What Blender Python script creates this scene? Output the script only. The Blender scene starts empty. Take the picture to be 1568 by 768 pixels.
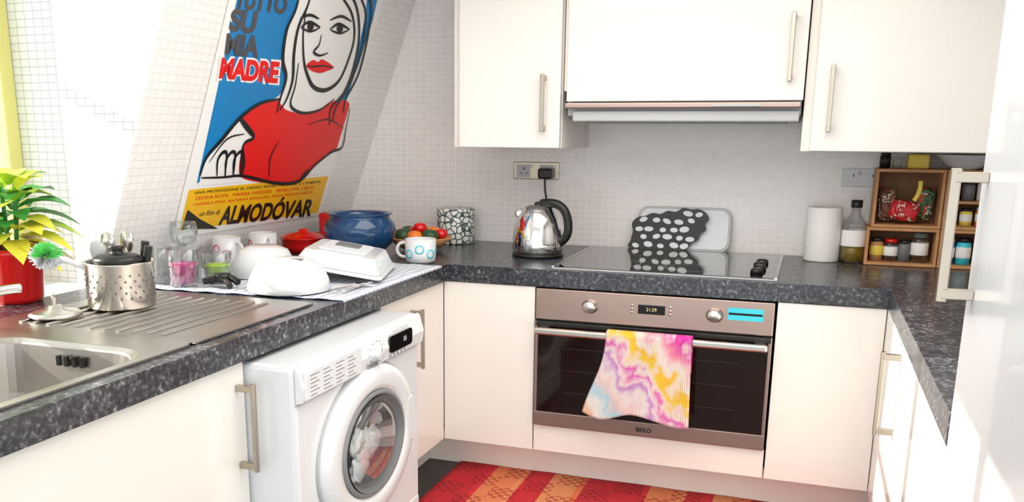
import bpy, bmesh, math, random
import numpy as np
from mathutils import Vector, Matrix
random.seed(7)
sc=bpy.context.scene
try:
    sc.view_settings.view_transform='Standard'
    sc.view_settings.look='None'
except Exception: pass
COL=bpy.context.collection
CT=.5946; TB=.5495; K=.3726; B0=-1.0783
def sx(z): return B0+K*z

# ---------------- materials ----------------
def nodes(name):
    m=bpy.data.materials.new(name); m.use_nodes=True
    nt=m.node_tree; return m,nt,nt.nodes['Principled BSDF']
def mat(name,col,rough=.5,metal=0,var=.04,scale=8,coat=0,trans=0,ior=1.45,bump=0,bscale=60):
    m,nt,p=nodes(name)
    N=nt.nodes; L=nt.links
    tc=N.new('ShaderNodeTexCoord'); no=N.new('ShaderNodeTexNoise'); no.inputs['Scale'].default_value=scale
    L.new(tc.outputs['Object'],no.inputs['Vector'])
    mx=N.new('ShaderNodeMix'); mx.data_type='RGBA'
    mx.inputs[6].default_value=(*[max(0,c*(1-var)) for c in col],1); mx.inputs[7].default_value=(*[min(1,c*(1+var)) for c in col],1)
    L.new(no.outputs['Fac'],mx.inputs[0]); L.new(mx.outputs[2],p.inputs['Base Color'])
    p.inputs['Roughness'].default_value=rough; p.inputs['Metallic'].default_value=metal
    p.inputs['Coat Weight'].default_value=coat; p.inputs['Transmission Weight'].default_value=trans; p.inputs['IOR'].default_value=ior
    if bump:
        n2=N.new('ShaderNodeTexNoise'); n2.inputs['Scale'].default_value=bscale; L.new(tc.outputs['Object'],n2.inputs['Vector'])
        b=N.new('ShaderNodeBump'); b.inputs['Strength'].default_value=bump; b.inputs['Distance'].default_value=.002
        L.new(n2.outputs['Fac'],b.inputs['Height']); L.new(b.outputs[0],p.inputs['Normal'])
    return m
def ramp(N,stops,interp='LINEAR'):
    r=N.new('ShaderNodeValToRGB'); r.color_ramp.interpolation=interp
    e=r.color_ramp.elements
    while len(e)<len(stops): e.new(.5)
    for i,(p,c) in enumerate(stops): e[i].position=p; e[i].color=(*c,1)
    return r
def tile_mat(name,c1,grout,w=.0245,h=.0168,mort=.0012):
    m,nt,p=nodes(name); N=nt.nodes; L=nt.links
    tc=N.new('ShaderNodeTexCoord'); br=N.new('ShaderNodeTexBrick'); br.offset=0; br.squash=1
    br.inputs['Scale'].default_value=1; br.inputs['Brick Width'].default_value=w; br.inputs['Row Height'].default_value=h
    br.inputs['Mortar Size'].default_value=mort; br.inputs['Mortar Smooth'].default_value=.4
    br.inputs['Color1'].default_value=(*c1,1); br.inputs['Color2'].default_value=(*[c*.95 for c in c1],1); br.inputs['Mortar'].default_value=(*grout,1)
    L.new(tc.outputs['UV'],br.inputs['Vector']); L.new(br.outputs['Color'],p.inputs['Base Color'])
    b=N.new('ShaderNodeBump'); b.invert=True; b.inputs['Strength'].default_value=.35; b.inputs['Distance'].default_value=.0015
    L.new(br.outputs['Fac'],b.inputs['Height']); L.new(b.outputs[0],p.inputs['Normal'])
    p.inputs['Roughness'].default_value=.22
    return m
M={}
M['tile']=tile_mat('mosaic_tile',(.89,.86,.83),(.99,.98,.97))
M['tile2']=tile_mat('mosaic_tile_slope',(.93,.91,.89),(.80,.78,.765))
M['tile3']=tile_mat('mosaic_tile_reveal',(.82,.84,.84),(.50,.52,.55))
M['cab']=mat('cabinet_cream_white',(.86,.835,.79),.2,var=.01,coat=.4)
M['carc']=mat('cabinet_carcass',(.88,.84,.78),.4,var=.01)
M['paint']=mat('white_paint',(.88,.87,.85),.7,var=.01)
M['steel']=mat('brushed_steel',(.62,.59,.55),.28,1,scale=30)
M['sink']=mat('sink_steel',(.46,.435,.41),.34,1,scale=30)
M['hsteel']=mat('handle_steel',(.46,.41,.34),.3,1,scale=30)
M['oven_steel']=mat('oven_steel',(.42,.31,.27),.3,.9,scale=20)
M['chrome']=mat('chrome',(.82,.82,.82),.08,1)
M['black']=mat('black_plastic',(.012,.012,.012),.35)
M['glassblk']=mat('black_glass',(.006,.006,.007),.04,coat=.5)
M['ovglass']=mat('oven_glass',(.014,.005,.004),.06)
M['white']=mat('white_enamel',(.77,.79,.82),.22,var=.01,coat=.3)
M['whitep']=mat('white_plastic',(.72,.74,.77),.35,var=.01)
M['ceram']=mat('white_ceramic',(.70,.71,.73),.15,coat=.4,var=.01)
M['grey']=mat('grey_plastic',(.16,.17,.18),.4)
M['lgrey']=mat('light_grey',(.50,.51,.53),.4)
M['mgrey']=mat('mid_grey',(.24,.25,.26),.3)
M['rack']=mat('oven_rack_print',(.05,.03,.025),.3)
M['red']=mat('red_glaze',(.65,.008,.008),.2,coat=.4)
M['blue']=mat('blue_glaze',(.008,.055,.16),.15,coat=.5,var=.6,scale=14)
M['wood']=mat('wood_crate',(.52,.26,.11),.6,var=.3,scale=25)
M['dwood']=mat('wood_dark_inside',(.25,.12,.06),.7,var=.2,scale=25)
M['floor']=mat('dark_floor',(.045,.04,.038),.45,var=.3)
M['green']=mat('leaf_green',(.05,.30,.05),.4,var=.5,scale=30)
M['lime']=mat('leaf_lime',(.46,.68,.05),.4,var=.3,scale=30)
M['yellow']=mat('leaf_yellow',(.88,.80,.08),.4,var=.2,scale=30)
M['frame']=mat('window_frame_yellow',(.72,.68,.24),.5)
M['paper']=mat('kitchen_paper',(.88,.87,.85),.9,var=.01,bump=.6,bscale=150)
M['oil']=mat('oil_yellow',(.55,.38,.03),.1,trans=.6)
M['pink']=mat('pink',(.75,.05,.30),.4)
M['dkgreen']=mat('dark_green',(.03,.08,.03),.4)
M['orange']=mat('orange_fruit',(.85,.22,.03),.4)
M['ylab']=mat('yellow_label',(.85,.65,.1),.5)
M['cyan']=mat('cyan_sticker',(.05,.6,.75),.4)
M['bluelab']=mat('blue_label',(.05,.25,.6),.4)
def pack(name,c1,c2,sc_):
    m,nt,p=nodes(name); N=nt.nodes; L=nt.links
    tc=N.new('ShaderNodeTexCoord'); no=N.new('ShaderNodeTexNoise'); no.inputs['Scale'].default_value=sc_; L.new(tc.outputs['Object'],no.inputs['Vector'])
    r=ramp(N,[(.0,c1),(.5,c2),(.58,(.85,.8,.7)),(.62,c1)],'CONSTANT'); L.new(no.outputs['Fac'],r.inputs[0]); L.new(r.outputs[0],p.inputs['Base Color']); p.inputs['Roughness'].default_value=.25
    return m
M['pk1']=pack('packet_brown',(.25,.10,.05),(.12,.05,.03),40)
M['pk2']=pack('packet_red',(.65,.02,.03),(.45,.02,.02),45)
M['pk3']=pack('packet_green',(.05,.14,.05),(.50,.06,.03),35)
# glass
m,nt,p=nodes('clear_glass'); nt.nodes.remove(p)
o=nt.nodes['Material Output']; t=nt.nodes.new('ShaderNodeBsdfTransparent'); t.inputs[0].default_value=(.95,.97,.97,1)
g=nt.nodes.new('ShaderNodeBsdfGlossy'); g.inputs['Roughness'].default_value=.03
f=nt.nodes.new('ShaderNodeLayerWeight'); f.inputs['Blend'].default_value=.30
x=nt.nodes.new('ShaderNodeMixShader'); nt.links.new(f.outputs['Facing'],x.inputs[0]); nt.links.new(t.outputs[0],x.inputs[1]); nt.links.new(g.outputs[0],x.inputs[2]); nt.links.new(x.outputs[0],o.inputs[0])
M['glass']=m
# granite
m,nt,p=nodes('granite_laminate'); N=nt.nodes; L=nt.links
tc=N.new('ShaderNodeTexCoord')
n1=N.new('ShaderNodeTexNoise'); n1.inputs['Scale'].default_value=110; n1.inputs['Detail'].default_value=5; n1.inputs['Roughness'].default_value=.7
n2=N.new('ShaderNodeTexNoise'); n2.inputs['Scale'].default_value=26; n2.inputs['Detail'].default_value=3
L.new(tc.outputs['Object'],n1.inputs['Vector']); L.new(tc.outputs['Object'],n2.inputs['Vector'])
r1=ramp(N,[(.34,(.012,.013,.017)),(.48,(.034,.038,.048)),(.58,(.095,.10,.115)),(.68,(.36,.36,.37))]); L.new(n1.outputs['Fac'],r1.inputs[0])
r2=ramp(N,[(.38,(.50,.51,.55)),(.62,(1,1,1))]); L.new(n2.outputs['Fac'],r2.inputs[0])
mx=N.new('ShaderNodeMix'); mx.data_type='RGBA'; mx.blend_type='MULTIPLY'; mx.inputs[0].default_value=.8
L.new(r1.outputs[0],mx.inputs[6]); L.new(r2.outputs[0],mx.inputs[7]); L.new(mx.outputs[2],p.inputs['Base Color'])
p.inputs['Roughness'].default_value=.25
M['granite']=m
# rug
m,nt,p=nodes('woven_rug'); N=nt.nodes; L=nt.links
tc=N.new('ShaderNodeTexCoord'); sp=N.new('ShaderNodeSeparateXYZ'); L.new(tc.outputs['UV'],sp.inputs[0])
mp=N.new('ShaderNodeMath'); mp.operation='FRACT'; ms=N.new('ShaderNodeMath'); ms.operation='MULTIPLY'; ms.inputs[1].default_value=2.3
L.new(sp.outputs[0],ms.inputs[0]); L.new(ms.outputs[0],mp.inputs[0])
rr=ramp(N,[(0,(.50,.012,.022)),(.24,(.58,.02,.03)),(.27,(.70,.20,.08)),(.46,(.74,.25,.11)),(.50,(.55,.015,.025)),(.64,(.50,.015,.025)),(.66,(.68,.24,.10)),(.84,(.70,.15,.06)),(.88,(.48,.015,.025))],'CONSTANT')
L.new(mp.outputs[0],rr.inputs[0])
ck=N.new('ShaderNodeTexChecker'); ck.inputs['Scale'].default_value=70; ck.inputs['Color1'].default_value=(1,1,1,1); ck.inputs['Color2'].default_value=(.62,.40,.40,1)
L.new(tc.outputs['UV'],ck.inputs['Vector'])
ck2=N.new('ShaderNodeTexChecker'); ck2.inputs['Scale'].default_value=13; L.new(tc.outputs['UV'],ck2.inputs['Vector'])
mx=N.new('ShaderNodeMix'); mx.data_type='RGBA'; mx.blend_type='MULTIPLY'; L.new(ck2.outputs['Fac'],mx.inputs[0]); L.new(rr.outputs[0],mx.inputs[6]); L.new(ck.outputs[0],mx.inputs[7])
L.new(mx.outputs[2],p.inputs['Base Color']); p.inputs['Roughness'].default_value=.95
wv=N.new('ShaderNodeTexWave'); wv.inputs['Scale'].default_value=60; L.new(tc.outputs['UV'],wv.inputs['Vector'])
b=N.new('ShaderNodeBump'); b.inputs['Strength'].default_value=.5; b.inputs['Distance'].default_value=.003; L.new(wv.outputs['Fac'],b.inputs['Height']); L.new(b.outputs[0],p.inputs['Normal'])
M['rug']=m
# tie dye : diagonal bands broken up with noise
m,nt,p=nodes('tie_dye_towel'); N=nt.nodes; L=nt.links
tc=N.new('ShaderNodeTexCoord'); sp=N.new('ShaderNodeSeparateXYZ'); L.new(tc.outputs['UV'],sp.inputs[0])
def mth(op,a,b_):
    n=N.new('ShaderNodeMath'); n.operation=op
    for k,v in ((0,a),(1,b_)):
        if isinstance(v,(int,float)): n.inputs[k].default_value=v
        else: L.new(v,n.inputs[k])
    return n.outputs[0]
wv_=mth('MULTIPLY',mth('SUBTRACT',sp.outputs[1],.3),1/.7)
e=mth('SUBTRACT',sp.outputs[0],wv_)
n1=N.new('ShaderNodeTexNoise'); n1.inputs['Scale'].default_value=4.5; n1.inputs['Detail'].default_value=2; L.new(tc.outputs['UV'],n1.inputs['Vector'])
e=mth('ADD',e,mth('MULTIPLY',mth('SUBTRACT',n1.outputs['Fac'],.5),.8))
e=mth('ADD',mth('MULTIPLY',e,.5),.5)
rr=ramp(N,[(.02,(.92,.58,.40)),(.10,(.88,.84,.78)),(.18,(.45,.70,.80)),(.26,(.90,.62,.60)),(.33,(.86,.78,.76)),(.38,(.62,.25,.62)),(.43,(.90,.74,.74)),(.48,(.80,.12,.50)),(.525,(.90,.72,.66)),(.565,(.92,.60,.04)),(.65,(.92,.54,.05)),(.69,(.88,.76,.62)),(.74,(.90,.74,.70)),(.82,(.90,.30,.42)),(.90,(.78,.04,.42))])
L.new(e,rr.inputs[0])
n3=N.new('ShaderNodeTexNoise'); n3.inputs['Scale'].default_value=9; L.new(tc.outputs['UV'],n3.inputs['Vector'])
r3=ramp(N,[(.50,(0,0,0)),(.68,(.7,.7,.7))]); L.new(n3.outputs['Fac'],r3.inputs[0])
mx=N.new('ShaderNodeMix'); mx.data_type='RGBA'; L.new(r3.outputs[0],mx.inputs[0]); L.new(rr.outputs[0],mx.inputs[6]); mx.inputs[7].default_value=(.90,.80,.74,1)
L.new(mx.outputs[2],p.inputs['Base Color']); p.inputs['Roughness'].default_value=.9
wv=N.new('ShaderNodeTexWave'); wv.inputs['Scale'].default_value=14; L.new(tc.outputs['UV'],wv.inputs['Vector'])
b=N.new('ShaderNodeBump'); b.inputs['Strength'].default_value=.7; b.inputs['Distance'].default_value=.004; L.new(wv.outputs['Fac'],b.inputs['Height']); L.new(b.outputs[0],p.inputs['Normal'])
M['dye']=m
def brick2(name,c1,c2,mort,w,h,ms):
    m,nt,p=nodes(name); N=nt.nodes; L=nt.links
    tc=N.new('ShaderNodeTexCoord'); br=N.new('ShaderNodeTexBrick'); br.offset=0
    br.inputs['Scale'].default_value=1; br.inputs['Brick Width'].default_value=w; br.inputs['Row Height'].default_value=h; br.inputs['Mortar Size'].default_value=ms
    br.inputs['Color1'].default_value=(*c1,1); br.inputs['Color2'].default_value=(*c2,1); br.inputs['Mortar'].default_value=(*mort,1)
    L.new(tc.outputs['UV'],br.inputs['Vector']); L.new(br.outputs['Color'],p.inputs['Base Color']); p.inputs['Roughness'].default_value=.9
    return m
M['tea']=brick2('checked_tea_towel',(.70,.72,.76),(.64,.67,.73),(.08,.11,.24),.022,.022,.0012)
def cells(name,scale,bg,line,thr):
    m,nt,p=nodes(name); N=nt.nodes; L=nt.links
    tc=N.new('ShaderNodeTexCoord'); v=N.new('ShaderNodeTexVoronoi'); v.feature='DISTANCE_TO_EDGE'; v.inputs['Scale'].default_value=scale; v.inputs['Randomness'].default_value=.9
    L.new(tc.outputs['Object'],v.inputs['Vector']); r=ramp(N,[(0,line),(thr,bg)],'CONSTANT'); L.new(v.outputs['Distance'],r.inputs[0]); L.new(r.outputs[0],p.inputs['Base Color']); p.inputs['Roughness'].default_value=.35
    return m
M['pattern']=cells('printed_tin',60,(.82,.84,.80),(.06,.10,.09),.10)

# ---------------- mesh helpers ----------------
def grp(name):
    e=bpy.data.objects.new(name,None); COL.objects.link(e); e.empty_display_size=.05; return e
def mk(name,bm,m,parent=None,smooth=False,bevel=0,segs=2,sub=0):
    me=bpy.data.meshes.new(name); bm.normal_update(); bm.to_mesh(me); bm.free()
    ob=bpy.data.objects.new(name,me); COL.objects.link(ob)
    if m is not None: me.materials.append(M[m] if isinstance(m,str) else m)
    if smooth:
        for f in me.polygons: f.use_smooth=True
    if bevel:
        b=ob.modifiers.new('b','BEVEL'); b.width=bevel; b.segments=segs; b.limit_method='ANGLE'
    if sub:
        s=ob.modifiers.new('s','SUBSURF'); s.levels=sub; s.render_levels=sub
    if parent: ob.parent=parent
    return ob
def box(name,x0,x1,y0,y1,z0,z1,m,parent=None,bevel=.002,rot=None):
    bm=bmesh.new(); bmesh.ops.create_cube(bm,size=1)
    c=Vector(((x0+x1)/2,(y0+y1)/2,(z0+z1)/2))
    for v in bm.verts: v.co=Vector((v.co.x*(x1-x0),v.co.y*(y1-y0),v.co.z*(z1-z0)))
    if rot: bmesh.ops.rotate(bm,verts=bm.verts,matrix=Matrix.Rotation(rot[0],3,rot[1]))
    for v in bm.verts: v.co+=c
    return mk(name,bm,m,parent,bevel=bevel)
def quad(name,pts,m,parent=None,uv=None):
    bm=bmesh.new(); vs=[bm.verts.new(p) for p in pts]; f=bm.faces.new(vs)
    if uv:
        l=bm.loops.layers.uv.new('UVMap')
        for lp,u in zip(f.loops,uv): lp[l].uv=u
    return mk(name,bm,m,parent)
def lathe(name,prof,c,m,parent=None,segs=40,smooth=True,sy=1,rotm=None,scale=(1,1,1)):
    bm=bmesh.new(); rings=[]
    for r,z in prof:
        if r<1e-5: rings.append([bm.verts.new((0,0,z))])
        else: rings.append([bm.verts.new((r*math.cos(2*math.pi*i/segs),r*math.sin(2*math.pi*i/segs),z)) for i in range(segs)])
    for a,b in zip(rings,rings[1:]):
        for i in range(segs):
            j=(i+1)%segs
            if len(a)==1 and len(b)==1: continue
            if len(a)==1: bm.faces.new((a[0],b[i],b[j]))
            elif len(b)==1: bm.faces.new((a[i],a[j],b[0]))
            else: bm.faces.new((a[i],a[j],b[j],b[i]))
    bmesh.ops.recalc_face_normals(bm,faces=bm.faces)
    for v in bm.verts: v.co=Vector((v.co.x*scale[0],v.co.y*scale[1],v.co.z*scale[2]))
    if rotm is not None:
        for v in bm.verts: v.co=rotm@v.co
    for v in bm.verts: v.co+=Vector(c)
    ob=mk(name,bm,m,parent,smooth=smooth)
    return ob
def tube(name,pts,r,m,parent=None,cyc=False,bez=True):
    cu=bpy.data.curves.new(name,'CURVE'); cu.dimensions='3D'; cu.bevel_depth=r; cu.bevel_resolution=4; cu.use_fill_caps=True
    if bez and len(pts)>2:
        s=cu.splines.new('NURBS'); s.points.add(len(pts)-1); s.order_u=3; s.use_endpoint_u=not cyc; s.use_cyclic_u=cyc; s.resolution_u=8
    else:
        s=cu.splines.new('POLY'); s.points.add(len(pts)-1); s.use_cyclic_u=cyc
    for p,q in zip(s.points,pts): p.co=(*q,1)
    cu.materials.append(M[m]); ob=bpy.data.objects.new(name,cu); COL.objects.link(ob)
    if parent: ob.parent=parent
    return ob
def poly_prism(name,pts,h,m,parent=None,xf=None,bevel=0):
    bm=bmesh.new(); a=[bm.verts.new((p[0],p[1],0)) for p in pts]; b=[bm.verts.new((p[0],p[1],h)) for p in pts]
    n=len(pts); bm.faces.new(a[::-1]); bm.faces.new(b)
    for i in range(n): bm.faces.new((a[i],a[(i+1)%n],b[(i+1)%n],b[i]))
    bmesh.ops.recalc_face_normals(bm,faces=bm.faces)
    if xf is not None:
        for v in bm.verts: v.co=xf@v.co
    return mk(name,bm,m,parent,bevel=bevel)
def rrect(x0,x1,y0,y1,r,n=6):
    out=[]
    for cx,cy,a in ((x1-r,y1-r,0),(x0+r,y1-r,90),(x0+r,y0+r,180),(x1-r,y0+r,270)):
        for i in range(n+1):
            t=math.radians(a+90*i/n); out.append((cx+r*math.cos(t),cy+r*math.sin(t)))
    return out
XZ=Matrix(((1,0,0,0),(0,0,-1,0),(0,1,0,0),(0,0,0,1)))   # local xy -> world xz, local z -> -y
YZ=Matrix(((0,0,1,0),(1,0,0,0),(0,1,0,0),(0,0,0,1)))    # local xy -> world yz, local z -> +x
def T(x,y,z): return Matrix.Translation((x,y,z))

# ---------------- room ----------------
H=1.5
def wallquad(name,pts,m,uv): return quad(name,pts,m,None,uv)
wallquad('wall_back',[(-1.15,0,0),(1.4,0,0),(1.4,0,H),(-1.15,0,H)],'tile',[(-1.15,0),(1.4,0),(1.4,H),(-1.15,H)])
YC=-1.17; YN=-2.95; XW=-1.06; YE=-3.6
def slope(name,y0,y1,z0,z1):
    return wallquad(name,[(sx(z0),y0,z0),(sx(z0),y1,z0),(sx(z1),y1,z1),(sx(z1),y0,z1)],'tile2',[(y0,z0*1.0),(y1,z0),(y1,z1),(y0,z1)])
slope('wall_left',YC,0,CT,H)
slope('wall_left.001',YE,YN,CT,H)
XC=sx(CT)
quad('wall_left_lower',[(XC,YE,0),(XC,0,0),(XC,0,CT),(XC,YE,CT)],'paint')
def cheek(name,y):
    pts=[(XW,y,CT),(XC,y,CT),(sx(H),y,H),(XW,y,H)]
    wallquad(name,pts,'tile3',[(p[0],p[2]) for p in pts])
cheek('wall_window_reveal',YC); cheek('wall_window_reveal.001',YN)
box('trim_sill',XW-.02,XC-.001,YN,YC,CT-.03,CT,'white',None,0)
quad('wall_right',[(1.4,YE,0),(1.4,0,0),(1.4,0,H),(1.4,YE,H)],'paint')
box('ceiling',XW-.1,1.5,YE,0.1,H,H+.05,'paint',None,0)
box('floor',-1.15,1.5,YE,0.1,-.05,0,'floor',None,0)
# window
w=grp('window_1')
z0,z1=CT,H
fr=.035
box('sill_rail',XW-.03,XW+.01,YN,YC,z0,z0+fr,'frame',w)
box('head_rail',XW-.03,XW+.01,YN,YC,z1-fr,z1,'frame',w)
for i,y in enumerate((YC-.02,YC-.62,YC-1.2,YN+.02)):
    box('post_%d'%i,XW-.03,XW+.01,y-.018,y+.018,z0+fr,z1-fr,'frame',w)
box('transom',XW-.025,XW+.005,YN,YC,1.08,1.10,'frame',w)
quad('pane',[(XW-.012,YN,z0+fr),(XW-.012,YC,z0+fr),(XW-.012,YC,z1-fr),(XW-.012,YN,z1-fr)],'glass',w)

# ---------------- worktops ----------------
c=grp('kitchen_worktop')
XL=-.248; XR=.846; YF=-.555
xb=XC+.002
box('back_run',xb,1.395,YF,-.003,TB,CT,'granite',c,.0008)
box('left_front_strip',-.29,XL,-2.7,YF,TB,CT,'granite',c,.0008)
box('left_run',xb,-.29,-1.66,YF,TB,CT,'granite',c,0)
box('left_rear_strip',xb,-.63,-2.13,-1.66,TB,CT,'granite',c,0)
box('left_end',xb,-.29,-2.7,-2.13,TB,CT,'granite',c,0)
box('right_run',XR,1.395,-1.565,YF,TB,CT,'granite',c,.0008)

# ---------------- cabinets ----------------
def vhandle(parent,pos,z0,z1,axis,off=.033,t=.009,name='handle'):
    x,y=pos
    d={'-y':(0,-1),'+x':(1,0),'-x':(-1,0)}[axis]
    bx,by=x+d[0]*off,y+d[1]*off
    box(name+'_bar',bx-t/2,bx+t/2,by-t/2,by+t/2,z0,z1,'hsteel',parent,.0015)
    for i,z in enumerate((z0+.010,z1-.010)):
        ax0,ax1=sorted((x,bx)); ay0,ay1=sorted((y,by))
        h=t*.55
        if d[0]: box(name+'_post_%d'%i,ax0,ax1,by-h,by+h,z-.006,z+.006,'hsteel',parent,.001)
        else: box(name+'_post_%d'%i,bx-h,bx+h,ay0,ay1,z-.006,z+.006,'hsteel',parent,.001)
FY=-.55
b=grp('base_cabinet')
box('door',-.261,-.003,FY,FY+.018,.097,TB-.002,'cab',b,.0015)
box('carcass',-.26,-.004,FY+.02,-.02,.095,TB-.002,'carc',b,0)
b=grp('base_cabinet')
box('door',.604,XR-.001,FY,FY+.018,.097,TB-.002,'cab',b,.0015)
box('carcass',.606,XR+.01,FY+.02,-.02,.095,TB-.002,'carc',b,0)
b=grp('base_cabinet')
XD=-.262
box('door',XD-.018,XD,-.940,FY-.0,.097,TB-.002,'cab',b,.0015)
box('carcass',-.82,XD-.02,-.940,FY,.095,TB-.002,'carc',b,0)
vhandle(b,(XD,-.772),.358,.510,'+x')
b=grp('sink_cabinet')
box('door',XD-.018,XD,-2.05,-1.497,.097,TB-.002,'cab',b,.0015)
box('door_2',XD-.018,XD,-2.6,-2.054,.097,TB-.002,'cab',b,.0015)
box('side_panel',-.8,XD-.02,-1.51,-1.497,.0,TB-.002,'cab',b,0)
box('side_panel_2',-.8,XD-.02,-2.6,-2.585,.0,TB-.002,'cab',b,0)
box('bottom',-.8,XD-.02,-2.585,-1.51,.095,.11,'carc',b,0)
vhandle(b,(XD,-1.520),.350,.512,'+x')
b=grp('base_cabinet')
box('door',XR,XR+.018,-1.06,FY-.0,.097,TB-.002,'cab',b,.0015)
box('door_2',XR,XR+.018,-1.565,-1.064,.097,TB-.002,'cab',b,.0015)
box('carcass',XR+.02,1.39,-1.565,FY,.095,TB-.002,'carc',b,0)
vhandle(b,(XR,-.95),.364,.534,'-x')
b=grp('trim_plinth')
box('back_plinth',-.34,.92,-.47,-.455,0,.094,'cab',b,.001)
box('left_plinth',-.36,-.34,-.94,-.455,0,.094,'cab',b,.001)
box('left_plinth_2',-.36,-.34,-2.6,-1.51,0,.094,'cab',b,.001)
box('right_plinth',.92,.935,-1.565,-.455,0,.094,'cab',b,.001)
UY=-.346; UZ=.898; UT=1.38
def wunit(x0,x1,handle,dx0=None,zb=UZ):
    b=grp('wall_cabinet')
    box('door',(dx0 if dx0 is not None else x0+.002),x1-.002,UY,UY+.018,zb+.001,UT,'cab',b,.002)
    box('carcass',x0,x1,UY+.02,-.004,zb,UT+.0,'carc',b,.001)
    if handle: vhandle(b,(handle[0],UY),handle[1],handle[2],'-y',off=.026,t=.0105)
    return b
wunit(-.318,-.001,(-.047,.942,1.094),dx0=-.296)
wunit(.621,1.395,(.682,.945,1.105),dx0=.643)
b=grp('wall_cabinet')
box('door',.014,.618,UY,UY+.018,1.022,UT,'cab',b,.002)
box('carcass',.002,.618,UY+.02,-.004,1.05,UT,'carc',b,.001)
vhandle(b,(.582,UY),1.066,1.228,'-y',off=.026,t=.0105)
# cooker hood
b=grp('cooker_hood')
box('body',.012,.615,UY+.025,-.006,.985,1.048,'lgrey',b,.003)
box('visor',.012,.615,UY-.012,UY+.03,1.004,1.018,'oven_steel',b,.003)
box('lip',.03,.612,UY+.006,-.05,.970,.998,'lgrey',b,.004)
box('filter',.06,.58,UY+.03,-.08,.967,.972,'mgrey',b,.001)
box('switches',.40,.52,UY-.015,UY-.01,1.007,1.013,'lgrey',b,.001)

# ---------------- oven ----------------
b=grp('built_in_oven')
ZO=.174
box('body',.003,.597,FY+.012,-.03,ZO,TB-.004,'grey',b,0)
box('control_panel',.002,.598,FY-.008,FY+.012,.464,TB-.004,'oven_steel',b,.002)
box('door_glass',.004,.596,FY-.010,FY+.011,.212,.460,'ovglass',b,.002)
box('door_top_trim',.004,.596,FY-.012,FY+.0,.446,.460,'black',b,.002)
box('door_bottom_trim',.002,.598,FY-.012,FY+.012,ZO,.213,'oven_steel',b,.002)
box('door_side_l',.002,.010,FY-.011,FY,.21,.46,'oven_steel',b,.001)
box('door_side_r',.590,.598,FY-.011,FY,.21,.46,'oven_steel',b,.001)
for i,z in enumerate((.27,.33,.39)):
    box('rack_%d'%i,.08,.52,FY-.0108,FY-.0103,z,z+.0012,M['rack'],b,0)
box('handle_bar',.010,.590,FY-.055,FY-.040,.432,.450,'steel',b,.005)
for x in (.03,.57): box('handle_post',x-.012,x+.012,FY-.045,FY-.008,.434,.448,'steel',b,.002)
for x in (.147,.459):
    lathe('knob',[(0,0),(.021,0),(.021,.004),(.018,.006),(.017,.018),(.014,.020),(0,.020)],(x,FY-.008,.507),'steel',b,rotm=Matrix.Rotation(math.pi/2,3,'X'),scale=(1,.85,1))
box('display',.270,.338,FY-.0095,FY-.007,.497,.521,'glassblk',b,.001)
for i in range(3):
    for j in range(2): lathe('button',[(0,0),(.0035,0),(.0035,.003),(0,.003)],(.255+(.096 if j else 0),FY-.008,.500+.009*i),'steel',b,segs=12,rotm=Matrix.Rotation(math.pi/2,3,'X'))
box('sticker',.490,.573,FY-.0092,FY-.0078,.498,.528,'cyan',b,0)
box('sticker_band',.492,.571,FY-.0097,FY-.0090,.511,.516,'glassblk',b,0)
def text(name,s,size,xf,m,parent,sh=0,bold=0,ext=.0002):
    cu=bpy.data.curves.new(name,'FONT'); cu.body=s; cu.size=size; cu.extrude=ext; cu.shear=sh; cu.offset=bold; cu.align_x='CENTER'; cu.align_y='CENTER'
    cu.materials.append(M[m] if isinstance(m,str) else m); ob=bpy.data.objects.new(name,cu); COL.objects.link(ob); ob.matrix_world=xf; ob.parent=parent; return ob
mm=mat('display_digits',(.9,.7,.3),.5)
text('digits','21:29',.012,T(.304,FY-.0098,.509)@XZ,mm,b)
text('badge','BEKO',.016,T(.30,FY-.0125,.192)@XZ,'black',b,bold=.0004)
box('filler_panel',.0,.6,FY,FY+.016,.097,.170,'cab',grp('oven_filler_panel'),.002)

def cloth(name,fn,nu,nv,m,parent=None,uvs=(1,1),solid=.0015):
    bm=bmesh.new(); l=bm.loops.layers.uv.new('UVMap')
    g=[[bm.verts.new(fn(i/nu,j/nv)) for j in range(nv+1)] for i in range(nu+1)]
    for i in range(nu):
        for j in range(nv):
            f=bm.faces.new((g[i][j],g[i+1][j],g[i+1][j+1],g[i][j+1]))
            for lp,(a,c2) in zip(f.loops,((i,j),(i+1,j),(i+1,j+1),(i,j+1))): lp[l].uv=(a/nu*uvs[0],c2/nv*uvs[1])
    ob=mk(name,bm,m,parent,smooth=True)
    s=ob.modifiers.new('s','SOLIDIFY'); s.thickness=solid
    return ob
def tw(u,v):
    x0=.202-.048*max(0,(v-.3)/.7)**1.1; x1=.414+.006*max(0,(v-.3)/.7)
    x=x0+(x1-x0)*u
    fold=.006*math.sin(u*15+v*2)*min(1,abs(v-.22)*4)
    if v<.2: return (x,FY-.034+fold*.2,.36+.09*v/.2)
    if v<.3:
        a=(v-.2)/.1*math.pi; return (x,FY-.048+.014*math.cos(a),.450+.007*math.sin(a))
    w=(v-.3)/.7
    return (x+.006*math.sin(w*5)*(1-u),FY-.064-.006*w+fold,.450-w*(.209+.010*math.sin(u*9)+.006*u))
cloth('tie_dye_tea_towel',tw,40,50,'dye',solid=.002)

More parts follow.
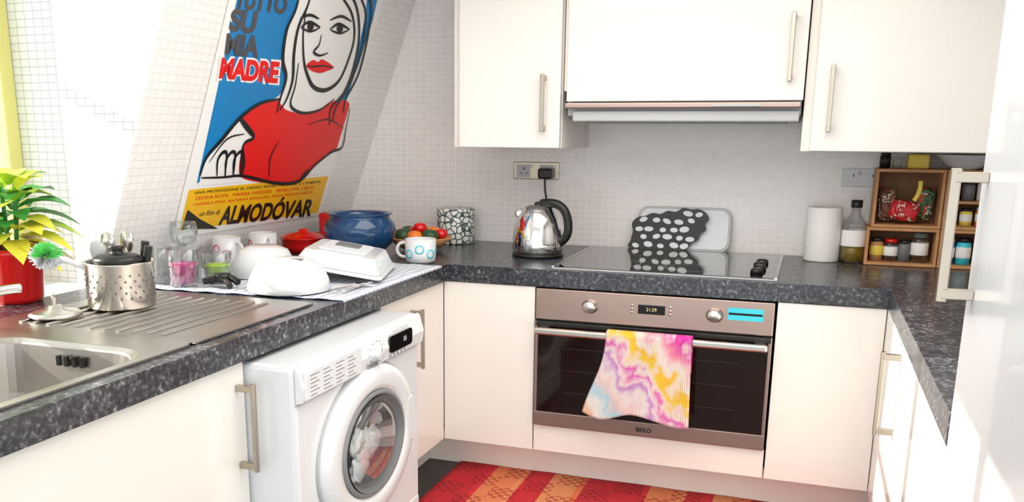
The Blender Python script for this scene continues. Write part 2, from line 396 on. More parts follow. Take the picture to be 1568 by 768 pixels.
# ---------------- hob ----------------
b=grp('ceramic_hob')
box('glass',.040,.592,-.530,-.06,CT+.0005,CT+.006,'glassblk',b,.001)
box('trim_l',.034,.042,-.532,-.058,CT,CT+.008,'steel',b,.001)
box('trim_r',.590,.598,-.532,-.058,CT,CT+.008,'steel',b,.001)
box('trim_f',.040,.592,-.534,-.529,CT,CT+.004,'lgrey',b,.001)
def ring(name,x,y,z,r,m,parent,t=.0012):
    bm=bmesh.new(); n=48
    a=[bm.verts.new((x+r*math.cos(2*math.pi*i/n),y+r*math.sin(2*math.pi*i/n),z)) for i in range(n)]
    c2=[bm.verts.new((x+(r-t)*math.cos(2*math.pi*i/n),y+(r-t)*math.sin(2*math.pi*i/n),z)) for i in range(n)]
    for i in range(n): j=(i+1)%n; bm.faces.new((a[i],a[j],c2[j],c2[i]))
    return mk(name,bm,m,parent)
for x,y,r in ((.16,-.40,.085),(.38,-.42,.068),(.17,-.18,.068),(.38,-.18,.085)):
    ring('zone',x,y,CT+.0064,r,'lgrey',b)
for i in range(4):
    lathe('hob_knob',[(0,0),(.016,0),(.015,.010),(.010,.013),(0,.013)],(.545+.004*(i%2),-.455+.062*i,CT+.006),'black',b,segs=20)

# ---------------- washing machine ----------------
b=grp('washing_machine')
WX=-.165; WY0,WY1=-1.490,-.947
box('body',-.74,WX,WY0,WY1,.012,TB-.010,'white',b,.010)
for y in (WY0+.05,WY1-.05): lathe('foot',[(0,0),(.02,0),(.02,.014),(0,.014)],(-.22,y,0),'black',b,segs=16)
poly_prism('fascia',[(0,.472),(.012,.474),(.016,.50),(.006,.536),(0,.540)],WY1-WY0-.006,'white',b,xf=Matrix(((1,0,0,WX),(0,0,1,WY0+.003),(0,1,0,0),(0,0,0,1))),bevel=.001)
box('fascia_groove',WX-.001,WX+.003,WY0+.004,WY1-.004,.467,.470,'lgrey',b,0)
box('drawer',WX+.010,WX+.017,-1.478,-1.262,.476,.531,'whitep',b,.003)
for i in range(6):
    for k in range(4):
        box('drawer_print',WX+.0171,WX+.0174,-1.462+.047*k,-1.462+.047*k+.022+.010*((i+k)%2),.483+.0073*i,.4844+.0073*i,'grey',b,0)
RY=Matrix.Rotation(math.pi/2,3,'Y')
def onfront(name,prof,y,z,m,sz=.78,x=WX,segs=56):
    return lathe(name,prof,(x,y,z),m,b,segs=segs,rotm=Matrix(((0,0,1),(1,0,0),(0,1,0))),scale=(1,sz,1))
onfront('dial',[(0,0),(.027,0),(.026,.004),(.020,.006),(.019,.014),(.017,.016),(0,.016)],-1.195,.502,'whitep',.75,WX+.012)
for i in range(12):
    a=i*math.pi/6; yy,zz_=-1.195+.032*math.cos(a),.502+.024*math.sin(a)
    box('dial_tick',WX+.0155,WX+.0162,yy-.0015,yy+.0015,zz_-.0012,zz_+.0012,'grey',b,0)
box('dial_mark',WX+.028,WX+.0285,-1.196,-1.194,.504,.514,'grey',b,0)
poly_prism('display',rrect(-1.135,-1.02,.486,.522,.010),.004,'glassblk',b,xf=T(WX+.014,0,0)@YZ)
text('display_digits','00',.016,T(WX+.0186,-1.06,.504)@YZ,'lgrey',b)
for i in range(5): lathe('button',[(0,0),(.004,0),(.004,.003),(0,.003)],(WX+.016,-1.125+.018*i,.479),'lgrey',b,segs=12,rotm=RY)
for i in range(4): box('lamp_print',WX+.0120,WX+.0128,-1.11+.022*i,-1.098+.022*i,.5275,.529,'lgrey',b,0)
text('badge','indesit',.019,T(WX+.017,-1.215,.4825)@YZ,'grey',b,bold=.0002)
DC=(-1.214,.315)
onfront('door_ring',[(.206,-.002),(.209,.008),(.204,.016),(.186,.022),(.160,.024),(.146,.020),(.138,.012),(.132,.002)],*DC,'white',.78)
onfront('door_ring_groove',[(.2115,.0),(.2135,.003),(.207,.006)],*DC,'lgrey',.78)
onfront('door_chrome',[(.142,.018),(.139,.022),(.130,.022),(.124,.014),(.112,.002),(.110,-.01)],*DC,'mgrey',.78)
onfront('door_glass',[(.128,.012),(.118,.002),(.10,-.006),(.07,-.010),(0,-.012)],*DC,'grey',.78,WX+.012)
onfront('drum_bowl',[(.110,.012),(.104,.020),(.08,.026),(.04,.030),(0,.031)],*DC,'glass',.78)
for i in range(9):
    a=random.uniform(0,6.28); rr_=random.uniform(0,.05)
    bm=bmesh.new(); bmesh.ops.create_icosphere(bm,subdivisions=3,radius=.035)
    for v in bm.verts: v.co*=1+.28*math.sin(v.co.x*140+i)*math.cos(v.co.y*120+v.co.z*90)
    for v in bm.verts: v.co=Vector((v.co.x*.25+WX+.012,v.co.y+DC[0]-.03+rr_*math.cos(a),v.co.z*.8+DC[1]+.0+rr_*math.sin(a)))
    mk('laundry',bm,'lgrey' if i%3==0 else 'whitep',b,smooth=True)
poly_prism('door_grip',rrect(-1.062,-1.022,.268,.372,.018),.006,'whitep',b,xf=T(WX+.018,0,0)@YZ,bevel=.003)
box('kick_panel',WX-.004,WX+.003,WY0+.01,WY1-.01,.02,.10,'whitep',b,.003)

# ---------------- fridge ----------------
b=grp('fridge_freezer')
FE=-1.572
box('upper_door',XR,XR+.03,-2.3,FE,.482,1.46,'white',b,.004)
box('lower_door',XR,XR+.03,-2.3,FE,.02,.477,'white',b,.004)
box('body',XR+.032,1.39,-2.3,FE-.002,0.01,1.46,'white',b,.004)
vhandle(b,(XR,FE-.045),.745,.902,'-x',off=.034,t=.0115,name='upper_handle')
vhandle(b,(XR,FE-.045),.29,.459,'-x',off=.034,t=.0115,name='lower_handle')

# ---------------- sockets ----------------
b=grp('wall_socket')
box('plate',-.241,-.092,-.008,-.0005,.797,.850,'hsteel',b,.002)
for x in (-.205,-.13):
    box('insert',x-.024,x+.020,-.0085,-.0075,.802,.842,'lgrey',b,0)
    box('pinhole_e',x-.002,x+.002,-.0090,-.0083,.826,.834,'black',b,0)
    for s in (-.009,.009): box('pinhole',x+s-.003,x+s+.003,-.0090,-.0083,.814,.817,'black',b,0)
    box('switch',x+.022,x+.029,-.011,-.008,.832,.842,'whitep',b,.001)
box('plug',-.152,-.106,-.04,-.008,.800,.832,'black',b,.006)
tube('cable',[(-.129,-.03,.80),(-.129,-.035,.77),(-.118,-.04,.73),(-.112,-.10,.66),(-.08,-.20,.60),(-.06,-.25,.600)],.0032,'black',b)
b=grp('wall_socket')
box('plate',.734,.850,-.008,-.0005,.797,.848,'whitep',b,.002)
for x in (.765,.815):
    box('pinhole_e',x-.002,x+.002,-.0085,-.0078,.824,.832,'grey',b,0)
    box('switch',x+.012,x+.018,-.011,-.008,.83,.84,'lgrey',b,.001)

# ---------------- kettle ----------------
b=grp('electric_kettle')
kx,ky=-.070,-.30; z=CT
lathe('base',[(0,0),(.073,0),(.075,.006),(.070,.012),(0,.012)],(kx,ky,z+.0005),'black',b)
lathe('body',[(0,.012),(.070,.012),(.073,.018),(.074,.035),(.070,.075),(.061,.108),(.050,.128),(.046,.132)],(kx,ky,z),'chrome',b,segs=56)
lathe('lid',[(.047,.131),(.042,.139),(.024,.146),(0,.148)],(kx,ky,z),'chrome',b)
lathe('lid_knob',[(.012,.145),(.013,.152),(0,.156)],(kx,ky,z),'black',b,segs=20)
poly_prism('spout',[(kx+p,z+q) for p,q in [(-.046,.092),(-.066,.116),(-.067,.126),(-.060,.132),(-.036,.134)]],.034,'chrome',b,xf=T(0,ky+.017,0)@XZ,bevel=.005)
tube('handle',[(kx+.010,ky-.005,z+.150),(kx+.045,ky-.010,z+.156),(kx+.080,ky-.012,z+.138),(kx+.093,ky-.012,z+.095),(kx+.088,ky-.012,z+.055),(kx+.066,ky-.01,z+.042)],.0125,'black',b)

# ---------------- tin ----------------
b=grp('patterned_storage_tin')
lathe('tin_body',[(0,0),(.058,0),(.060,.003),(.060,.100),(.058,.102),(.056,.100),(.055,.03),(0,.03)],(-.405,-.09,CT+.0005),'pattern',b)
lathe('lid_rim',[(.0605,.088),(.062,.090),(.062,.106),(.058,.110),(0,.111)],(-.405,-.09,CT+.0005),'pattern',b)

def mug(name,x,y,r,h,m,ha,band=None,zb=.0005):
    b=grp(name); Z=CT+zb
    lathe('cup',[(0,0),(r*.85,0),(r*.95,.004),(r,h*.3),(r,h),(r*.93,h),(r*.92,h*.3),(r*.8,.008),(0,.008)],(x,y,Z),m,b)
    c_,s_=math.cos(ha),math.sin(ha)
    P=[(r*.9,h*.8),(r*1.35,h*.85),(r*1.65,h*.5),(r*1.35,h*.18),(r*.9,h*.2)]
    tube('handle',[(x+c_*p,y+s_*p,Z+q) for p,q in P],r*.11,m,b)
    if band:
        for i in range(7):
            a=ha+1.0+i*.75
            lathe('print',[(r*.22,0),(r*.30,0),(r*.30,.0006),(r*.22,.0006)],(x+r*1.0*math.cos(a),y+r*1.0*math.sin(a),Z+h*(.4+.2*(i%2))),band,b,segs=16,rotm=Matrix.Rotation(a,3,'Z')@Matrix.Rotation(math.pi/2,3,'Y'))
    return b
mug('ceramic_mug',-.330,-.548,.042,.064,'ceram',math.pi*1.05,'cyan')
mug('ceramic_mug',-.775,-.80,.037,.070,'ceram',-.2,'pink',.006)
mug('ceramic_mug',-.755,-.660,.038,.068,'ceram',-.6,'red',.006)

# ---------------- blue bowl ----------------
b=grp('blue_ceramic_bowl')
lathe('bowl',[(0,0),(.055,0),(.060,.006),(.090,.035),(.103,.062),(.100,.090),(.087,.108),(.083,.114),(.094,.119),(.092,.122),(.076,.117),(.078,.104),(.088,.07),(.06,.02),(0,.012)],(-.545,-.485,CT+.0005),'blue',b,segs=56)
b=grp('fruit_bowl')
lathe('dish',[(0,0),(.04,0),(.07,.015),(.098,.038),(.095,.041),(.065,.02),(0,.01)],(-.435,-.31,CT+.0005),'wood',b)
for x,y,z_,r,m_ in ((-.47,-.35,.045,.028,'dkgreen'),(-.43,-.36,.044,.024,'orange'),(-.39,-.34,.046,.026,'dkgreen'),(-.45,-.30,.048,.028,'red'),(-.40,-.29,.048,.027,'orange'),(-.43,-.32,.066,.022,'red'),(-.48,-.29,.05,.024,'dkgreen'),(-.37,-.30,.050,.02,'red')):
    lathe('fruit',[(0,-.8*r),(r*.55,-.7*r),(r*.95,-.2*r),(r,.15*r),(r*.75,.65*r),(r*.25,.8*r),(0,.7*r)],(x,y,CT+z_),m_,b,segs=20)
b=grp('red_casserole_dish')
lathe('dish',[(0,0),(.055,0),(.064,.02),(.066,.04),(.070,.043),(.064,.044),(.06,.02),(0,.008)],(-.735,-.475,CT+.0005),'red',b)
lathe('lid',[(.067,.044),(.05,.054),(.015,.058),(.014,.066),(0,.068)],(-.735,-.475,CT+.0005),'red',b)
b=grp('red_square_canister')
poly_prism('canister_body',rrect(-.770,-.680,-.33,-.250,.012),.100,'red',b,xf=T(0,0,CT+.0005),bevel=.004)
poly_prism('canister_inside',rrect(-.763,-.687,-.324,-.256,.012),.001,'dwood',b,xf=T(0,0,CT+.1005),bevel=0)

# ---------------- boards ----------------
b=grp('white_chopping_board')
lean=Matrix.Rotation(-.16,4,'X')
poly_prism('board',rrect(-.138,.138,0,.130,.028),.005,'lgrey',b,xf=T(.305,-.034,CT+.001)@lean@XZ,bevel=.002)
poly_prism('board_face',rrect(-.130,.130,.008,.123,.024),.001,'white',b,xf=T(.305,-.0395,CT+.002)@lean@XZ)
b=grp('patterned_serving_board')
def crv(P,n=6):
    out=[]; N_=len(P)
    for i in range(N_):
        p0,p1,p2,p3=P[i-1],P[i],P[(i+1)%N_],P[(i+2)%N_]
        for k in range(n):
            t_=k/n
            out.append(tuple(.5*((2*p1[j])+(-p0[j]+p2[j])*t_+(2*p0[j]-5*p1[j]+4*p2[j]-p3[j])*t_*t_+(-p0[j]+3*p1[j]-3*p2[j]+p3[j])*t_**3) for j in (0,1)))
    return out
sil=[(0,.003),(-.004,.03),(.0,.055),(-.004,.08),(.012,.098),(.035,.103),(.055,.112),(.08,.110),(.10,.120),(.125,.118),(.145,.130),(.17,.126),(.19,.128),(.212,.118),(.222,.10),(.212,.085),(.216,.068),(.200,.055),(.196,.038),(.178,.028),(.165,.010),(.15,.003)]
silc=crv(sil,5)
xf=T(.157,-.055,CT+.001)@lean@XZ
poly_prism('board',silc,.006,'black',b,xf=xf)
def inside(x,y,P):
    c_=False; n=len(P)
    for i in range(n):
        (x1,y1),(x2,y2)=P[i],P[i-1]
        if (y1>y)!=(y2>y) and x<(x2-x1)*(y-y1)/(y2-y1)+x1: c_=not c_
    return c_
rnd=random.Random(4)
row=0; yy=.016
while yy<.125:
    xx=.014+(row%2)*.018
    while xx<.22:
        cx_,cy_=xx+rnd.uniform(-.005,.005),yy+rnd.uniform(-.003,.003)
        if all(inside(cx_+.013*math.cos(a),cy_+.009*math.sin(a),silc) for a in (0,1,2,3,4,5)):
            rx,ry,ro=rnd.uniform(.0095,.0155),rnd.uniform(.0068,.0092),rnd.uniform(-.8,.8)
            P=[]
            for k in range(20):
                a=2*math.pi*k/20; px_,py_=rx*math.cos(a),ry*math.sin(a)
                P.append((cx_+px_*math.cos(ro)-py_*math.sin(ro),cy_+px_*math.sin(ro)*.6+py_*math.cos(ro)))
            poly_prism('white_spot',P,.0006,'ceram',b,xf=T(.157,-.055,CT+.001)@lean@XZ@T(0,0,.006))
        xx+=.036
    yy+=.0245; row+=1

b=grp('kitchen_paper_roll')
lathe('roll',[(.014,0),(.046,0),(.047,.003),(.047,.145),(.046,.148),(.014,.148),(.014,0)],(.697,-.085,CT+.0005),'paper',b)
b=grp('oil_bottle')
bx,by=.778,-.085
lathe('glass_body',[(0,0),(.030,0),(.033,.004),(.033,.095),(.028,.110),(.013,.128),(.012,.150),(0,.150)],(bx,by,CT+.0005),'glass',b)
lathe('oil_fill',[(0,.003),(.029,.003),(.030,.05),(0,.05)],(bx,by,CT+.0005),'oil',b)
lathe('label',[(.0336,.045),(.0338,.046),(.0338,.088),(.0336,.089)],(bx,by,CT+.0005),'paper',b)
lathe('cap',[(.014,.150),(.015,.151),(.015,.170),(0,.171)],(bx,by,CT+.0005),'black',b)

# ---------------- crates ----------------
b=grp('wooden_crate_shelf')
y0,y1=-.137,-.03
def crate(x0,x1,z0,z1,div,tag):
    t=.008
    box(tag+'_bottom',x0,x1,y0,y1,z0,z0+t,'wood',b,.001)
    box(tag+'_top',x0,x1,y0,y1,z1-t,z1,'wood',b,.001)
    box(tag+'_left',x0,x0+t,y0,y1,z0+t,z1-t,'wood',b,.001)
    box(tag+'_right',x1-t,x1,y0,y1,z0+t,z1-t,'wood',b,.001)
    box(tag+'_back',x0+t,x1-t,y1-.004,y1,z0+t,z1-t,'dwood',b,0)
crate(.807,.985,CT+.001,.697,[],'lower')
crate(.987,1.20,CT+.001,.697,[],'lower_r')
crate(.816,.985,.698,.852,[],'upper')
crate(.987,1.20,.698,.852,[],'upper_r')
box('mid_shelf',.995,1.192,y0+.005,y1,.765,.772,'wood',b,.001)
def jar(x,y,z,r,h,body,lid,lab=None,name='spice_jar'):
    b=grp(name)
    lathe('jar_body',[(0,0),(r,0),(r,h*.78),(r*.8,h*.84)],(x,y,z+.0006),body,b,segs=24)
    lathe('jar_lid',[(r*.85,h*.84),(r*.9,h*.85),(r*.9,h),(0,h)],(x,y,z+.0006),lid,b,segs=24)
    if lab: lathe('jar_label',[(r*1.01,h*.25),(r*1.03,h*.26),(r*1.03,h*.65),(r*1.01,h*.66)],(x,y,z+.0006),lab,b,segs=24)
zl=CT+.009
for x,r,h,bd,ld,lb in ((.838,.017,.062,'wood','black','ylab'),(.874,.018,.060,'glass','red','paper'),(.908,.016,.058,'grey','black',None),(.945,.022,.080,'glass','grey','paper'),
    (1.014,.017,.066,'bluelab','whitep','paper'),(1.052,.018,.070,'cyan','black','paper'),(1.095,.018,.068,'orange','black','ylab'),(1.14,.018,.06,'wood','red','paper')):
    jar(x,-.095,zl,r,h,bd,ld,lb)
for x,h,bd,ld in ((1.012,.05,'glass','lgrey'),(1.048,.045,'ylab','black'),(1.085,.048,'orange','whitep'),(1.12,.05,'red','black')):
    jar(x,-.09,.706,.015,h,bd,ld,'paper')
for x,h,bd,ld in ((1.012,.055,'red','black'),(1.047,.05,'grey','black'),(1.082,.055,'paper','red'),(1.12,.05,'grey','black')):
    jar(x,-.09,.772,.015,h,bd,ld,None)
def packet(name,x,y,z,w_,h_,d_,m_,seed,tilt=0):
    bm=bmesh.new(); bmesh.ops.create_icosphere(bm,subdivisions=5,radius=1)
    rnd=random.Random(seed); a,b_,c_=[rnd.uniform(3,6) for _ in range(3)]
    for v in bm.verts:
        p=v.co; k=1+.05*math.sin(a*p.x*3+seed)*math.cos(b_*p.z*3)+.04*math.sin(c_*(p.x+p.z)*6)
        q=Vector((math.copysign(abs(p.x)**.4,p.x),p.y*(1-.75*abs(p.z)**3)+.10*math.sin(p.x*9+p.z*14),math.copysign(abs(p.z)**.4,p.z)))*k
        X_,Z_=q.x*w_/2,q.z*h_/2
        v.co=Vector((X_*math.cos(tilt)-Z_*math.sin(tilt)+x,q.y*d_/2+y,X_*math.sin(tilt)+Z_*math.cos(tilt)+z))
    return mk(name,bm,m_,None,smooth=True)
packet('snack_packet',.853,-.075,.706+.050,.044,.085,.035,'pk1',3,.08)
packet('snack_packet',.895,-.110,.706+.036,.070,.052,.030,'pk2',5,-.15)
packet('snack_packet',.943,-.070,.706+.052,.050,.085,.035,'pk3',8,-.12)
b=grp('yellow_clip'); tube('clip',[(.915,-.128,.770),(.930,-.130,.795),(.925,-.130,.822)],.006,'ylab',b)
jar(.838,-.08,.852,.014,.040,'black','black',None,'small_jar')
jar(.868,-.08,.852,.012,.030,'glass','lgrey',None,'small_jar')
b=grp('yellow_packet'); box('pack',.893,.945,-.10,-.05,.8525,.890,'ylab',b,.004)
b=grp('white_serving_bowl')
lathe('bowl',[(0,0),(.03,0),(.05,.012),(.070,.034),(.073,.038),(.068,.038),(.045,.014),(0,.006)],(1.030,-.105,.8525),'ceram',b)

b=grp('key_hook_rack')
tube('scroll',[(-.326,-.20,.925),(-.333,-.20,.935),(-.326,-.20,.95),(-.335,-.20,.965),(-.326,-.20,.985),(-.335,-.2,1.0)],.004,'black',b)
box('plate',-.325,-.3185,-.21,-.19,.915,1.01,'black',b,.001)
tube('hook',[(-.326,-.20,.925),(-.340,-.205,.915),(-.343,-.205,.93)],.003,'black',b)

# ---------------- sink ----------------
b=grp('stainless_sink')
zt=CT+.005
O=rrect(-.735,-.282,-2.20,-1.60,.02,8); I=rrect(-.62,-.305,-2.10,-1.685,.07,8)
bm=bmesh.new()
def loop(P,z): return [bm.verts.new((p[0],p[1],z)) for p in P]
def shrink(P,cx,cy,s): return [(cx+(p[0]-cx)*s,cy+(p[1]-cy)*s) for p in P]
ccx,ccy=-.4625,-1.8925
loops=[loop(O,CT+.0005),loop(O,zt),loop(shrink(I,ccx,ccy,1.05),zt),loop(I,zt-.006),loop(shrink(I,ccx,ccy,.96),zt-.09),loop(shrink(I,ccx,ccy,.85),zt-.125),loop(shrink(I,ccx,ccy,.2),zt-.132)]
for a,c2 in zip(loops,loops[1:]):
    n=len(a)
    for i in range(n): bm.faces.new((a[i],a[(i+1)%n],c2[(i+1)%n],c2[i]))
bm.faces.new(loops[-1][::-1])
bmesh.ops.recalc_face_normals(bm,faces=bm.faces)
mk('basin',bm,'sink',b,smooth=False,bevel=.002)
box('drainer',-.735,-.282,-1.60,-1.21,CT+.0005,zt-.0015,'sink',b,.002)
poly_prism('drainer_rim',rrect(-.735,-.282,-1.612,-1.205,.03),.0012,'sink',b,xf=T(0,0,zt-.0018))
for i in range(11):
    x=-.675+i*.031
    tube('ridge',[(x,-1.58,zt-.0005),(x,-1.255,zt-.0005)],.0040,'sink',b)
for i in range(4): box('overflow_slot',-.485+.016*i,-.477+.016*i,-1.6955,-1.690,zt-.036,zt-.018,'black',b,.001)
b=grp('mixer_tap')
lathe('tap_base',[(0,0),(.026,0),(.024,.02),(.018,.03),(.018,.05),(0,.052)],(-.70,-1.66,zt),'chrome',b)
tube('spout',[(-.70,-1.66,zt+.045),(-.68,-1.69,zt+.062),(-.62,-1.75,zt+.07),(-.54,-1.82,zt+.055)],.012,'chrome',b)
tube('lever',[(-.70,-1.66,zt+.05),(-.700,-1.60,zt+.062),(-.69,-1.56,zt+.058)],.009,'chrome',b)
b=grp('sink_plug_strainer')
lathe('disc',[(0,0),(.045,0),(.048,.004),(.040,.009),(.016,.012),(.012,.02),(0,.022)],(-.645,-1.525,zt+.004),'steel',b)
tube('pull',[(-.645,-1.525,zt+.02),(-.645,-1.525,zt+.036),(-.655,-1.52,zt+.04)],.0035,'hsteel',b)

# ---------------- utensil holder ----------------
b=grp('utensil_holder')
ux,uy=-.600,-1.400
zu=zt+.0045
lathe('cup',[(0,0),(.060,0),(.063,.003),(.064,.085),(.067,.089),(.062,.089),(.059,.006),(0,.006)],(ux,uy,zu),'steel',b,segs=48)
for k in range(5):
    for i in range(22):
        a=2*math.pi*(i+.5*(k%2))/22
        lathe('hole',[(0,0),(.0020,0),(.0020,.0008),(0,.0008)],(ux+.0637*math.cos(a),uy+.0637*math.sin(a),zu+.022+.011*k),'grey',b,segs=8,rotm=Matrix.Rotation(a,3,'Z')@Matrix.Rotation(math.pi/2,3,'Y'))
lathe('black_lid',[(.0,.088),(.045,.090),(.048,.096),(.036,.104),(.013,.106),(.011,.114),(.017,.120),(0,.122)],(ux+.016,uy-.022,zu),'black',b)
def spoon(x,y,dx,dy,h,m_,head):
    tube('utensil_handle',[(ux+x,uy+y,zu+.02),(ux+x+dx,uy+y+dy,zu+h)],.004,m_,b)
    lathe('utensil_head',[(0,-.026),(.012,-.018),(.018,0),(.014,.016),(0,.022)],(ux+x+dx,uy+y+dy,zu+h+.0),m_ if head is None else head,b,segs=20,scale=(1,.45,1))
spoon(-.03,.02,-.02,.01,.118,'steel',None); spoon(-.02,.035,-.005,.02,.120,'steel',None); spoon(-.04,0,-.01,0,.105,'lgrey',None)
tube('knife_handle',[(ux+.030,uy+.03,zu+.06),(ux+.038,uy+.034,zu+.125)],.008,'black',b)
tube('knife_handle_2',[(ux+.045,uy+.015,zu+.06),(ux+.058,uy+.019,zu+.118)],.008,'black',b)

b=grp('dish_brush')
dbx,dby,dbz=-.725,-1.455,CT+.108
tube('handle',[(dbx,dby,dbz),(-.68,-1.43,dbz-.008),(ux-.03,uy,zu+.05)],.006,'whitep',b)
rnd=random.Random(2)
bm=bmesh.new()
for i in range(600):
    d=Vector((rnd.gauss(0,1),rnd.gauss(0,1),rnd.gauss(0,1))).normalized()
    s=d.orthogonal().normalized()*.0013; r_=.030+rnd.uniform(-.004,.004)
    p0=Vector((dbx,dby,dbz))+d*.008; p1=Vector((dbx,dby,dbz))+Vector((d.x,d.y,d.z*.85))*r_
    vs=[bm.verts.new(p0-s),bm.verts.new(p0+s),bm.verts.new(p1+s),bm.verts.new(p1-s)]
    f=bm.faces.new(vs); f.material_index=0 if (d.z<-.1 or d.x<-.3) else 1
ob=mk('bristles',bm,'whitep',b); ob.data.materials.append(mat('green_bristle',(.18,.75,.20),.6))

# ---------------- plant ----------------
b=grp('potted_plant')
px,py=-.870,-1.40
lathe('pot',[(0,0),(.048,0),(.052,.01),(.062,.095),(.066,.100),(.066,.112),(.060,.112),(.056,.09),(0,.088)],(px,py,CT+.0006),'red',b)
bmL={k:bmesh.new() for k in ('green','lime','yellow')}
def leaf(bm,c,az,el,L,W):
    ax=Vector((math.cos(az)*math.cos(el),math.sin(az)*math.cos(el),math.sin(el)))
    sd=Vector((-math.sin(az),math.cos(az),0))
    prof=[.1,.6,.98,1,.78,.42,0.02]; rows=[]
    for i,wd in enumerate(prof):
        t_=i/6; p=Vector(c)+ax*L*t_+Vector((0,0,-1))*L*.45*t_*t_
        rows.append([bm.verts.new(p+sd*W*wd/2*s_+ (Vector((0,0,1))*abs(s_)*W*.12*wd)) for s_ in (-1,0,1)])
    for a,c2 in zip(rows,rows[1:]):
        for k in (0,1): bm.faces.new((a[k],a[k+1],c2[k+1],c2[k]))
rnd=random.Random(11)
zb=CT+.10
for i in range(50):
    tier=i/50
    h=zb+.015+.130*tier; az=i*2.399; el=.05+.75*tier+rnd.uniform(-.25,.2)
    L_=(.100 if tier<.7 else .078)*rnd.uniform(.8,1.25)
    k='green' if (.3<tier<.8 and rnd.random()<.65) else ('lime' if rnd.random()<.6 else 'yellow')
    if tier<.25: k='yellow' if rnd.random()<.5 else 'lime'
    leaf(bmL[k],(px+.02*math.cos(az),py+.02*math.sin(az),h),az,el,L_,L_*.62)
for k,v in bmL.items(): mk('leaves_'+k,v,k,b,smooth=True)
for i in range(5):
    a=i*1.3; tube('stem',[(px+.01*math.cos(a),py+.01*math.sin(a),CT+.08),(px+.025*math.cos(a),py+.025*math.sin(a),CT+.24)],.003,'green',b)

# ---------------- tea towel & dishes ----------------
def tt(u,v):
    xl=-.735-.065*min(1,v*3)
    x=xl+u*(-.2395-xl); y=-1.185+v*.580
    y+=.03*u*(1-v)
    z=CT+.002+.0018*math.sin(u*23+v*7)**2+.001*math.sin(v*31)
    if x>XL:
        e=x-XL; x=XL+min(e,.003)+.002; z=CT+.002-max(0,e-.003)*.9
        return (x,y,z)
    return (x,y,z)
cloth('checked_tea_towel',tt,70,70,'tea',uvs=(.53,.585),solid=.001)
zt2=CT+.006
def glass(name,x,y,r,h,m_='glass',fill=None):
    b=grp(name)
    lathe('tumbler',[(0,0),(r*.85,0),(r,h),(r*.94,h),(r*.8,.006),(0,.006)],(x,y,zt2),m_,b)
    if fill: lathe('inside',[(0,.007),(r*.78,.007),(r*.88,h*.6),(0,h*.6)],(x,y,zt2),fill,b)
glass('drinking_glass',-.735,-1.12,.030,.082)
glass('drinking_glass',-.660,-1.13,.037,.082,'glass','pink')
glass('drinking_glass',-.71,-1.04,.030,.075)
glass('drinking_glass',-.62,-1.06,.034,.068,'glass','lime')
b=grp('wine_glass')
lathe('wine',[(0,0),(.030,0),(.004,.006),(.0035,.055),(.010,.062),(.028,.078),(.034,.10),(.030,.125),(.029,.125),(.032,.10),(.026,.08),(0,.066)],(-.765,-.985,CT+.006),'glass',b)
b=grp('black_kitchen_tongs')
tube('arm_a',[(-.60,-1.12,zt2+.01),(-.565,-1.10,zt2+.030),(-.525,-1.12,zt2+.012)],.008,'black',b)
tube('arm_b',[(-.61,-1.13,zt2+.01),(-.57,-1.10,zt2+.024),(-.525,-1.15,zt2+.008)],.007,'black',b)
lathe('pivot',[(0,0),(.018,0),(.018,.018),(0,.020)],(-.57,-1.11,zt2+.010),'black',b,segs=20)
b=grp('white_plastic_bowl')
lathe('bowl',[(.090,0),(.092,.004),(.087,.024),(.075,.048),(.055,.063),(.035,.069),(0,.070)],(-.412,-1.09,zt2),'ceram',b,segs=56)
poly_prism('grip_mark',rrect(-.014,.014,-.008,.008,.004),.002,'grey',b,xf=T(-.385,-1.100,zt2+.0675))
b=grp('white_serving_bowl')
lathe('bowl',[(.078,0),(.080,.004),(.075,.032),(.058,.062),(.033,.072),(0,.072)],(-.575,-.935,zt2),'ceram',b,segs=56)
b=grp('white_food_container')
X=T(-.400,-.850,zt2+.026)@Matrix.Rotation(.30,4,'Z')@Matrix.Rotation(.16,4,'Y')
def taper(name,w0,d0,w1,d1,h,z_,m_,r=.02,oy=0,ox=0):
    bm=bmesh.new(); A=rrect(-w0/2+ox,w0/2+ox,-d0/2+oy,d0/2+oy,r); B=rrect(-w1/2+ox,w1/2+ox,-d1/2+oy,d1/2+oy,r)
    a=[bm.verts.new(X@Vector((p[0],p[1],z_))) for p in A]; c2=[bm.verts.new(X@Vector((p[0],p[1],z_+h))) for p in B]
    n=len(a)
    for i in range(n): bm.faces.new((a[i],a[(i+1)%n],c2[(i+1)%n],c2[i]))
    bm.faces.new(c2); bm.faces.new(a[::-1]); return mk(name,bm,m_,b,bevel=.003)
taper('rim',.22,.27,.216,.266,.008,-.005,'ceram'); taper('body',.205,.25,.165,.21,.034,.003,'ceram')
taper('raised_base',.115,.155,.11,.15,.005,.037,'whitep',.01); taper('label',.06,.06,.058,.058,.003,.042,'grey',.005,.02,.0)
b=grp('cutlery')
for i,(x,y,a,L_) in enumerate(((-.29,-1.06,1.3,.10),(-.275,-1.03,1.5,.11),(-.30,-1.03,1.1,.09))):
    dx,dy=math.cos(a)*L_/2,math.sin(a)*L_/2
    tube('shaft_%d'%i,[(x-dx,y-dy,zt2+.004),(x+dx*.5,y+dy*.5,zt2+.006)],.003,'chrome',b)
    lathe('spoon_%d'%i,[(0,0),(.010,.001),(.012,.003),(0,.002)],(x+dx*.75,y+dy*.75,zt2+.004),'chrome',b,segs=20,scale=(1,1.6,1))

# ---------------- rug ----------------
def rg(u,v):
    return (-.240+u*1.10,-.935+v*.47,.006+.0012*math.sin(u*30)*math.sin(v*9))
cloth('woven_rug',rg,60,30,'rug',uvs=(1.10,.47),solid=.004)

